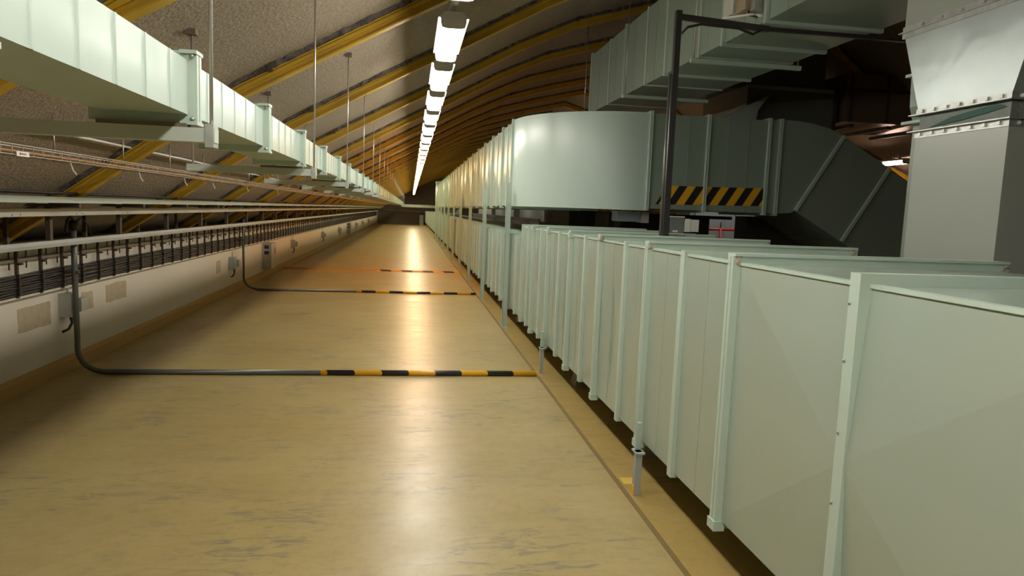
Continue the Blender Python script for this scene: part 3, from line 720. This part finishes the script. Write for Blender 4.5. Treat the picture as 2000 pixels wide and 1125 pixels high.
# ------------------------------------------------------------ wire basket tray on the left
t = thing('basket_tray', 'thin wire basket cable tray hung below the left roof slope', 'cable tray', (-2, 3, 1.8))
def tray(y0, y1, step):
    b = MB()
    xa, xb, z0, z1 = -2.045, -1.945, 1.785, 1.835
    for x, z in ((xa, z1), (xb, z1), (xa, z0), (xb, z0), ((xa+xb)/2, z0)):
        b.bar((x, y0, z), (x, y1, z), .004)
    y = y0
    while y < y1:
        b.bar((xa, y, z0), (xa, y, z1), .003); b.bar((xb, y, z0), (xb, y, z1), .003); b.bar((xa, y, z0), (xb, y, z0), .003); y += step
    return b
tray(YN+.5, 20, .1).build('wire_mesh', WIRE, t); tray(20, 64, .4).build('wire_mesh', WIRE, t)
k = 0
for i, (x, r, m_) in enumerate(((-2.03, .008, COPPER), (-2.008, .008, COPPER), (-1.985, .007, COPPER), (-1.965, .008, COPPER))):
    b = MB(); pts = []; rn = random.Random(i)
    for j in range(70): yv = YN+.5+j; pts.append((x+rn.uniform(-.008, .008), min(yv, 64), 1.798+rn.uniform(-.002, .006)))
    b.tube(pts[:68], r, 6); o = b.build('tray_cable', m_); tag(o, 'orange brown cable lying in the wire basket tray', 'cable', 'cables in the basket tray')
rp = None; y = 4.45-.99*6; n = 0
rod = MB().tube([(-2.052, 0, 1.775), (-2.052, 0, roofz(-2.052, .09))], .0045, 6).mesh('tray_rod', WIRE)
while y < 63:
    o = bpy.data.objects.new('tray_rod', rod); C.objects.link(o); o.location = (0, y, 0)
    tag(o, 'thin threaded rod hanging the wire basket tray from the roof', 'rod', 'rods of the basket tray'); y += .99
hook = MB().tube([(-1.99, 0, 1.783), (-1.985, .02, 1.74), (-1.975, .04, 1.715)], .005, 5).mesh('tray_hook', WHITEP)
for y in (4.5, 5.55, 6.6, 7.5, 9.0, 11.0): 
    o = bpy.data.objects.new('tray_hook', hook); C.objects.link(o); o.location = (0, y, 0); tag(o, 'short white strap end hanging below the wire basket tray', 'strap', 'strap ends under the basket tray')
t = thing('tray_tag', 'small white tag with a red mark on the wire basket tray', 'tag', (-1.94, 3.88, 1.81))
MB().box(-1.9405, -1.938, 3.83, 3.945, 1.778, 1.803).build('tag_plate', WHITEP, t)
b = MB(); b.box(-1.938, -1.9372, 3.868, 3.915, 1.788, 1.794); b.build('red_mark', LOGOR, t); MB().box(-1.938, -1.9372, 3.855, 3.866, 1.786, 1.796).build('blue_mark', LOGOB, t)
# thin pipe along the roof
t = thing('roof_pipe', 'thin white conduit clipped along the left roof slope above the basket tray', 'conduit', (-2.1, 3, 2))
b = MB(); pts = []; rn = random.Random(4)
for j in range(46): yv = YN+.2+1.5*j; pts.append((-2.13, yv, 1.965+rn.uniform(-.008, .008)))
b.tube([p for p in pts if p[1] < 62], .009, 7); b.build('pipe', WHITEP, t)
yv = 3.2
while yv < 16: MB().bar((-2.13, yv, 1.975), (-2.155, yv+.015, roofz(-2.155, .09)), .014, .008).build('pipe_clip', STRUT, t); yv += .45

# ------------------------------------------------------------ steel rack above the left wall
def beamthing(name, label, x0, x1, z0, z1, m_, cat='beam'):
    return tag(MB().box(x0, x1, YN+.1, 65, z0, z1).build(name, m_), label, cat)
beamthing('rack_beam', 'upper pale green steel beam of the wall rack, topmost on the left', -2.49, -2.45, 1.535, 1.578, GREENBEAM)
t = thing('rack_beam', 'wide beige steel beam with bolt holes, second from the top of the wall rack', 'beam', (-2.6, 3, 1.46))
MB().box(-2.63, -2.598, YN+.1, 65, 1.435, 1.488).build('beam_channel', BEIGE, t)
yv = 5.1
while yv < 10:
    for d_ in (-.05, .05): MB().lump((-2.598, yv+d_, 1.449), (.003, .006, .005), 1).build('bolt_hole', BLACK, t)
    yv += .9
tag(MB().prism([(-2.885, 1.166), (-2.865, 1.166), (-2.86, 1.193), (-2.865, 1.220), (-2.885, 1.220)], 'y', YN+.1, 65).build('cable_trunking', RAIL), 'grey plastic cable trunking along the left wall just above the bright strip', 'trunking')
def make_rackpost():
    t = thing('rack_post', 'x', 'post', (0, 0, 0), 'posts of the wall rack')
    MB().box(-2.70, -2.665, -.02, .02, 1.246, 1.50).build('post', STRUT, t)
    MB().box(-3.0, -2.46, -.018, .018, 1.50, 1.533).build('arm', STRUT, t)
    b = MB(); b.bar((-2.98, 0, 1.50), (-2.98, 0, 1.20), .03); b.build('back_post', STRUT, t)
    return t
rk = make_rackpost(); n = 0
for i in range(48):
    y = 5.70+1.28*(i-5)
    if y > 64: break
    lab = ('%s dark rack post from the near end between beige beam and trunking' % ORD[n]) if 0 <= n < 10 and y > 5 else ('dark post of the wall rack left of the picture edge' if y < 5 else 'far dark post of the wall rack, deep along the left wall')
    if y > 5: n += 1
    if i == 0: rk.location = (0, y, 0); rk['label'] = lab
    else: dup(rk, (0, y, 0), lab)
# greenish gusset plates at the roof foot
gm = MB().quadbox([(-2.80, 0, 1.49), (-2.52, 0, 1.57), (-2.52, .2, 1.57), (-2.80, .2, 1.49), (-2.80, 0, 1.51), (-2.55, 0, 1.63), (-2.55, .2, 1.63), (-2.80, .2, 1.51)])
g_ = MB(); g_.box(-2.78, -2.52, 0, .16, 1.508, 1.532); gmesh = g_.mesh('gusset_plate', GREENBEAM)
for i in range(20):
    o = bpy.data.objects.new('gusset_plate', gmesh); C.objects.link(o); o.location = (0, 5.2+1.28*i, 0.02)
    tag(o, 'small green steel plate between the upper rack beam and the roof foot', 'plate', 'green plates on the wall rack')
# dark pipe bundle just above the top beam
b = MB(); rn = random.Random(2); pts = [(-2.53, YN+.2+1.2*j, 1.602+rn.uniform(-.008, .008)) for j in range(58)]
tag(b.tube([p for p in pts if p[1] < 64], .013, 6).build('sagging_cable', CABLE), 'thick dark cable lying on top of the upper rack beam', 'cable')

# ------------------------------------------------------------ wall cables and their clamps
NC = 9
for i in range(NC):
    z = .80+.019*i; b = MB(); rn = random.Random(40+i); pts = []
    yv = YN+.2
    while yv < 64.5:
        pts.append((-3.028+.004*(i % 2)+rn.uniform(-.003, .003), yv, z+rn.uniform(-.007, .007))); yv += .36
    b.tube(pts, .0095, 6)
    lab = 'lowest black cable of the bundle on the left wall' if i == 0 else ('topmost black cable of the bundle on the left wall' if i == NC-1 else '%s black cable from the bottom of the left wall bundle' % ORD[i])
    tag(b.build('wall_cable', CABLE), lab, 'cable', 'black cables along the left wall')
tag(MB().box(-3.06, -3.035, YN+.2, 64, 1.055, 1.082).build('brown_strip', BROWNW), 'flat brown strip running behind the clamps above the black cables', 'rail')  # thin brown strip along the wall over the cables
def make_clamp():
    t = thing('cable_clamp', 'x', 'clamp', (0, 0, 0), 'upright clamps on the left wall')
    MB().box(-3.035, -3.012, -.011, .011, .775, 1.158).build('clamp_strut', STRUT, t)
    b = MB(); b.box(-3.016, -3.012, -.016, .016, .788, .965)
    for i in range(NC): b.box(-3.014, -3.000, -.016, .016, .794+.019*i, .806+.019*i)
    b.build('clamp_jaw', BLACK, t)
    MB().box(-3.012, -2.985, -.012, .025, 1.035, 1.05).build('clamp_screw', BLACK, t)
    return t
cl = make_clamp(); n = 0; y = 5.55-.36*6
i = 0
while y < 64:
    vis_ = y > 5.5
    lab = ('%s upright dark clamp from the left picture edge over the black wall cables' % ORD[n]) if vis_ and n < 18 else ('upright dark clamp far along the left wall cables' if vis_ else 'upright dark clamp left of the picture edge')
    if vis_: n += 1
    if i == 0: cl.location = (0, y, 0); cl['label'] = lab
    else: dup(cl, (0, y, 0), lab)
    y += .36; i += 1
# thin vertical wires between the clamps
vw = MB().tube([(-3.04, 0, 1.0), (-3.042, .004, 1.12), (-3.04, 0, 1.158)], .006, 5).mesh('drop_wire', STRUT)
rn = random.Random(77)
for i in range(90):
    o = bpy.data.objects.new('drop_wire', vw); C.objects.link(o); o.location = (0, 5.6+.17*i*1.5+rn.uniform(-.05, .05), 0)
    tag(o, 'thin dark wire dropping from the trunking to the black wall cables', 'wire', 'drop wires on the left wall')

# ------------------------------------------------------------ boxes and patches on the left wall
def patch(y0, y1, z0, z1, lab, seed):
    rn = random.Random(seed); b = MB(); P = []
    for (a, c, d, e) in ((y0, z0, y1, z0), (y1, z0, y1, z1), (y1, z1, y0, z1), (y0, z1, y0, z0)):
        for k in range(5): t_ = k/5; P.append((a+(d-a)*t_+rn.uniform(-.008, .008), c+(e-c)*t_+rn.uniform(-.006, .006)))
    b.prism(P, 'x', -3.0705, -3.068); tag(b.build('bare_patch', PATCH), lab, 'wall patch')
patch(5.99, 6.50, .475, .675, 'large rough brown patch on the white wall left of the conduit', 1)
patch(7.62, 8.14, .505, .69, 'square brown patch on the white wall right of the conduit', 2)
patch(7.08, 7.32, .50, .67, 'narrow brown patch on the wall behind the wall switch box', 3)
patch(11.75, 12.0, .42, .62, 'faint brown patch left of the second switch box', 4)
patch(13.5, 13.7, .5, .66, 'faint brown patch right of the second switch box', 5)
def wallbox(y, z0, lab, near=False):
    t = thing('wall_switch', lab, 'electrical box', (-3.02, y, z0), 'switch boxes on the left wall')
    MB().box(-3.068, -2.965, y-.08, y+.07, z0+.02, z0+.23).build('box_body', BOXG, t)
    b = MB(); b.prism([(z0+.04, -2.965), (z0+.21, -2.965), (z0+.19, -2.93), (z0+.06, -2.93)], 'y', y+.0, y+.10) if False else b.box(-2.965, -2.92, y+.01, y+.13, z0+.06, z0+.18)
    b.build('switch_cover', BOXG, t)
    b = MB(); b.tube([(-3.0, y-.02, z0+.02), (-2.99, y-.01, z0-.04), (-3.0, y-.06, z0-.09), (-3.01, y-.14, z0-.10)], .012, 6); b.tube([(-2.99, y+.02, z0+.02), (-2.99, y+.015, z0-.03), (-3.0, y-.03, z0-.075)], .007, 5)
    b.build('cable_tail', BLACK, t)
    MB().tube([(-3.03, y, z0+.23), (-3.035, y+.04, .80)], .008, 6).build('feed_wire', WIRE, t)
wallbox(6.72, .49, 'grey wall switch box with hanging black cable behind the nearest conduit')
for y, z, l in ((12.6, .40, 'second grey switch box, left of the second conduit'), (18.9, .41, 'grey switch box just beyond the first tall cabinet'),
                (25.2, .40, 'grey switch box midway between the two tall wall cabinets'), (30.9, .40, 'grey switch box just before the second tall cabinet'),
                (40.4, .40, 'grey switch box just beyond the second tall cabinet'), (45.6, .40, 'grey switch box, second beyond the second tall cabinet'), (52.0, .4, 'farthest grey switch box on the left wall')): wallbox(y, z, l)
def tallbox(y0, y1, lab):
    t = thing('wall_cabinet', lab, 'cabinet', (-3.0, y0, .15), 'tall cabinets on the left wall')
    MB().box(-3.068, -2.88, y0, y1, .19, .735).build('cabinet_body', BOXG, t)
    MB().box(-3.02, -2.93, y0-.006, y0, .62, .69).box(-3.02, -2.93, y0-.006, y0, .50, .57).build('front_window', BLACK, t)
    MB().box(-3.02, -2.93, y0-.006, y0, .36, .44).box(-3.02, -2.93, y0-.006, y0, .24, .32).build('cover_plate', BEIGE, t)
    MB().box(-2.882, -2.876, y1+.02 if False else y1-.14, y1-.02, .5, .62).build('red_notice', LOGOR, t)
tallbox(15.25, 15.75, 'tall grey wall cabinet with two dark windows, just beyond the second conduit')
tallbox(35.0, 35.7, 'far tall grey wall cabinet, deep along the left wall')

# ------------------------------------------------------------ pipes crossing the floor
def floor_pipe(y, yw, lab, r=.024, x_tape=-.8, mp=CONDUIT, haz=HAZ_FLOOR, top=1.44, tp_lab=None):
    t = thing('floor_conduit', lab, 'conduit', (-2.9, y, 0), 'conduits crossing the aisle')
    pts = [(-2.935, yw, top), (-2.937, yw, .9), (-2.93, yw, .4), (-2.93, yw, .24)]
    for k in range(1, 9):
        g = math.pi/2*k/9; R_ = .21
        pts.append((-2.93+R_*(1-math.cos(g)), yw+(y-yw)*k/9, .24-R_*math.sin(g)+.0))
    pts.append((-2.70, y, r)); pts.append((x_tape+.02, y, r))
    MB().tube(pts, r, 12).build('steel_pipe', mp, t)
    MB().tube([(x_tape, y, r), (1.255, y, r)], r+.003, 14).build('striped_sleeve', haz, t)
    b = MB()
    b.tube([(-2.935, yw, top-.08), (-2.935, yw, top)], r+.014, 10); b.tube([(-2.935, yw-.01, top), (-2.93, yw-.05, top+.035), (-2.93, yw-.12, top+.01), (-2.94, yw-.14, top-.10)], .012, 7)
    b.tube([(-2.93, yw+.02, top-.01), (-2.92, yw+.12, top+.02), (-2.92, yw+.25, top-.05), (-2.91, yw+.30, top-.16)], .006, 6)
    b.build('cable_entry', BLACK, t)
    for z in (.9,): MB().box(-3.05, -2.90, yw-.02, yw+.02, z, z+.025).build('pipe_clamp', STRUT, t)
    return t
floor_pipe(6.62, 6.66, 'nearest grey conduit dropping from the wall and crossing the floor, black and yellow striped', top=1.37)
floor_pipe(13.08, 13.0, 'second grey conduit dropping from the wall and crossing the floor, thin striped sleeve', r=.02, x_tape=-.96, top=1.37)
t = thing('floor_strip', 'orange and black striped cover strip across the floor, farthest of the crossings', 'cover strip', (0, 17.6, 0), 'conduits crossing the aisle')
ORB = mat('orange_cover', (.45, .22, .05), .5)
HAZ3 = hazard('hazard_orange', 0, .52, 1.2, 1, .2, (.75, .30, .03), (.05, .02, .015))
MB().prism([(17.52, 0), (17.56, .035), (17.66, .035), (17.70, 0)], 'x', -3.03, -.79).build('cover_plain', ORB, t)
MB().prism([(17.52, 0), (17.56, .037), (17.66, .037), (17.70, 0)], 'x', -.79, 1.25).build('cover_striped', HAZ3, t)
# worn yellow paint line stub on the slab
tag(MB().box(1.30, 1.40, 3.88, 3.98, .004, .0052).build('paint_line', mat('worn_yellow_paint', (.60, .42, .06), .6)), 'short worn yellow paint line on the slab behind the nearest short post', 'paint mark')

# nested parts: children of children keep world placement
bpy.context.view_layer.update()
